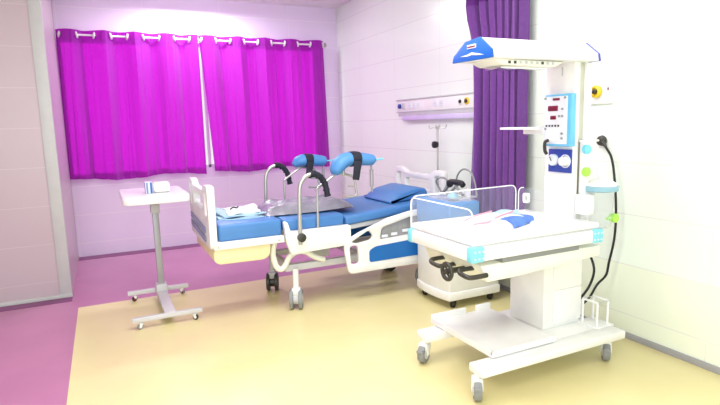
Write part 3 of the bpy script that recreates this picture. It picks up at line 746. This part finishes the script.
# suction jar beside the mast
sj = thing('suction_jar', 'clear suction jar with white domed lid and blue rim beside mast', 'jar', (-.40, -5.17, .90))
JC = (-.475, -5.22)
obj('jar_body', B().lathe([(.06, .90), (.07, .91), (.08, 1.13), (.08, 1.15)], (JC[0], JC[1], 0), 'z', 28), 'clear', sj)
obj('lid_rim', B().lathe([(.098, 1.135), (.105, 1.14), (.105, 1.165), (.098, 1.17)], (JC[0], JC[1], 0), 'z', 28), 'lidblue', sj, 'dusty blue lid rim')
obj('lid', B().lathe([(.095, 1.17), (.092, 1.185), (.06, 1.205), (.022, 1.215), (.02, 1.235), (.012, 1.24)], (JC[0], JC[1], 0), 'z', 28), 'white', sj, 'white domed lid')
obj('hose', B().tube([(JC[0] - .02, JC[1], 1.235), (JC[0] - .04, JC[1], 1.285), (JC[0] - .09, JC[1] + .02, 1.30), (JC[0] - .10, JC[1] + .04, 1.27), (JC[0] - .11, JC[1] + .05, 1.22)], .011, 10), 'panelwhite', sj)
obj('mount', B().box(-.56, -.50, -5.20, -5.152, 1.08, 1.13, .006), 'white', sj)
obj('drain_valve', B().lathe([(.012, -.03), (.03, -.02), (.03, .02), (.012, .03)], (-.345, -5.22, .945), 'y', 14).cyl((-.345, -5.22, .945), (-.41, -5.22, .945), .01, seg=8), 'green', sj, 'lime green valve')

# wall plug and hanging cables
pg = thing('power_plug', 'round black plug in the right wall with black cable hanging down', 'plug', (-.03, -4.84, 1.43))
obj('wall_socket', B().box(-.012, 0, -4.89, -4.79, 1.38, 1.48, .003), 'plastic', pg)
obj('plug', B().lathe([(.034, -.012), (.04, -.025), (.034, -.045), (.018, -.056)], (0, -4.838, 1.432), 'x', 18).cyl((-.04, -4.86, 1.42), (-.05, -4.895, 1.39), .016, .010), 'dark', pg)
obj('cable', B().tube([(-.05, -4.89, 1.395), (-.05, -4.95, 1.30), (-.05, -4.984, 1.12), (-.05, -5.003, .904), (-.05, -4.996, .718), (-.05, -4.961, .546), (-.05, -4.94, .442), (-.08, -4.89, .36), (-.16, -4.90, .285), (-.28, -4.95, .27)], .0085, 10), 'black', pg, 'long black cable')
single('warmer_cable', B().tube([(-.41, -5.02, .72), (-.33, -5.0, .68), (-.25, -4.98, .593), (-.25, -5.001, .51), (-.27, -4.98, .40), (-.33, -4.95, .30), (-.40, -4.97, .26)], .009, 10), 'black', 'short black cable looping out from under the cot deck', 'cable')

# baby clothes on the mattress
bc = thing('baby_clothes', 'crumpled white baby garment with pink piping and royal blue cloth on mattress', 'clothes', (-1.1, -5.05, .96))
def cloth(x0, x1, y0, y1, z, s, h=.03):
    def f(u, v):
        e = min(1, min(u, 1 - u) * 5) * min(1, min(v, 1 - v) * 5)
        return Vector((x0 + (x1 - x0) * u + .035 * math.sin(v * 6 + s), y0 + (y1 - y0) * v + .04 * math.sin(u * 7 + s * 2), z + e * (h + .5 * h * math.sin(u * 11 + s) * math.sin(v * 9 + s * 1.7))))
    return f
obj('garment', B().sheet(cloth(-1.44, -.92, -5.16, -4.82, .961, 1.2, .038), 26, 20, .006), 'sheet', bc, 'white crumpled garment')
obj('sleeve', B().sheet(cloth(-1.02, -.86, -5.02, -4.80, .978, 3.3, .025), 18, 16, .006), 'paleblue', bc, 'pale blue fold')
obj('blue_cloth', B().sheet(lambda u, v: Vector((-1.17 + .25 * u + .02 * math.sin(v * 5), -5.20 + .10 * u + .19 * v - .05 * u * v, .963 + .040 * math.sin(PI * v) ** .6 * (.5 + .5 * math.sin(PI * (.1 + .8 * u))) + .006 * math.sin(u * 13 + v * 5))), 22, 16, .008), 'clothblue', bc, 'folded royal blue cloth')
obj('piping', B().tube([(-1.41, -5.10, .995), (-1.30, -5.125, 1.005), (-1.20, -5.09, 1.02), (-1.06, -5.06, 1.035)], .006, 6).tube([(-1.40, -5.02, 1.005), (-1.30, -4.99, 1.02), (-1.16, -4.98, 1.035)], .005, 6), 'skin', bc, 'thin pink piping')

# ------------------------------------------------------------------ lights
def area(name, loc, rot, sx, sy, w, col=(1, 1, 1)):
    l = bpy.data.lights.new(name, 'AREA'); l.shape = 'RECTANGLE'; l.size = sx; l.size_y = sy; l.energy = w; l.color = col
    o = bpy.data.objects.new(name, l); COL.objects.link(o); o.location = loc; o.rotation_euler = rot
    return o
area('ceiling_lamp_main', (-2.1, -4.6, CZ - .03), (0, 0, 0), 1.8, 1.2, 66, (1, .99, .97))
area('rear_fill_light', (-4.2, -8.5, 1.75), (math.radians(88), 0, math.radians(-20)), 3.8, 1.9, 88, (.93, 1.0, .95))  # added unseen fill light behind the camera, brightens the right wall
area('ceiling_lamp_front', (-3.4, -7.2, CZ - .03), (0, 0, 0), 2.2, 1.4, 40, (1, .99, .98))
area('curtain_top_fill_light', (-2.15, -.50, CZ - .03), (math.radians(-14), 0, 0), 1.0, .3, 46, (1, .97, 1))  # added light that makes the white glow on the wall above the curtains
sl = bpy.data.lights.new('sun', 'SUN'); sl.energy = 3.3; sl.angle = math.radians(6); sl.color = (1, .97, .98)
so = bpy.data.objects.new('sun', sl); COL.objects.link(so); so.location = (-4, 6, 5)
so.rotation_euler = Vector((-.30, -1, -.12)).to_track_quat('-Z', 'Y').to_euler()
w = bpy.data.worlds.new('room_air'); scene.world = w; w.use_nodes = True
nt = w.node_tree; bg = nt.nodes['Background']
bg.inputs[0].default_value = (.97, 1.0, .97, 1); bg.inputs[1].default_value = .85

# ------------------------------------------------------------------ camera
f_px, yaw, pit, roll, cx, cy = 531.415, .4476, .1461, -.02754, -3.3382, -7.6008
F = Vector((math.sin(yaw) * math.cos(pit), math.cos(yaw) * math.cos(pit), -math.sin(pit)))
R = Vector((math.cos(yaw), -math.sin(yaw), 0)); U = R.cross(F)
R2 = R * math.cos(roll) + U * math.sin(roll); U2 = -R * math.sin(roll) + U * math.cos(roll)
cam = bpy.data.cameras.new('camera'); co = bpy.data.objects.new('camera', cam); COL.objects.link(co)
cam.sensor_width = 36; cam.lens = 36 * f_px / 720; cam.clip_start = .05
co.matrix_world = Matrix(((R2.x, U2.x, -F.x, cx), (R2.y, U2.y, -F.y, cy), (R2.z, U2.z, -F.z, 1.6), (0, 0, 0, 1)))
scene.camera = co
scene.view_settings.view_transform = 'Standard'
scene.view_settings.look = 'None'
scene.view_settings.exposure = .3
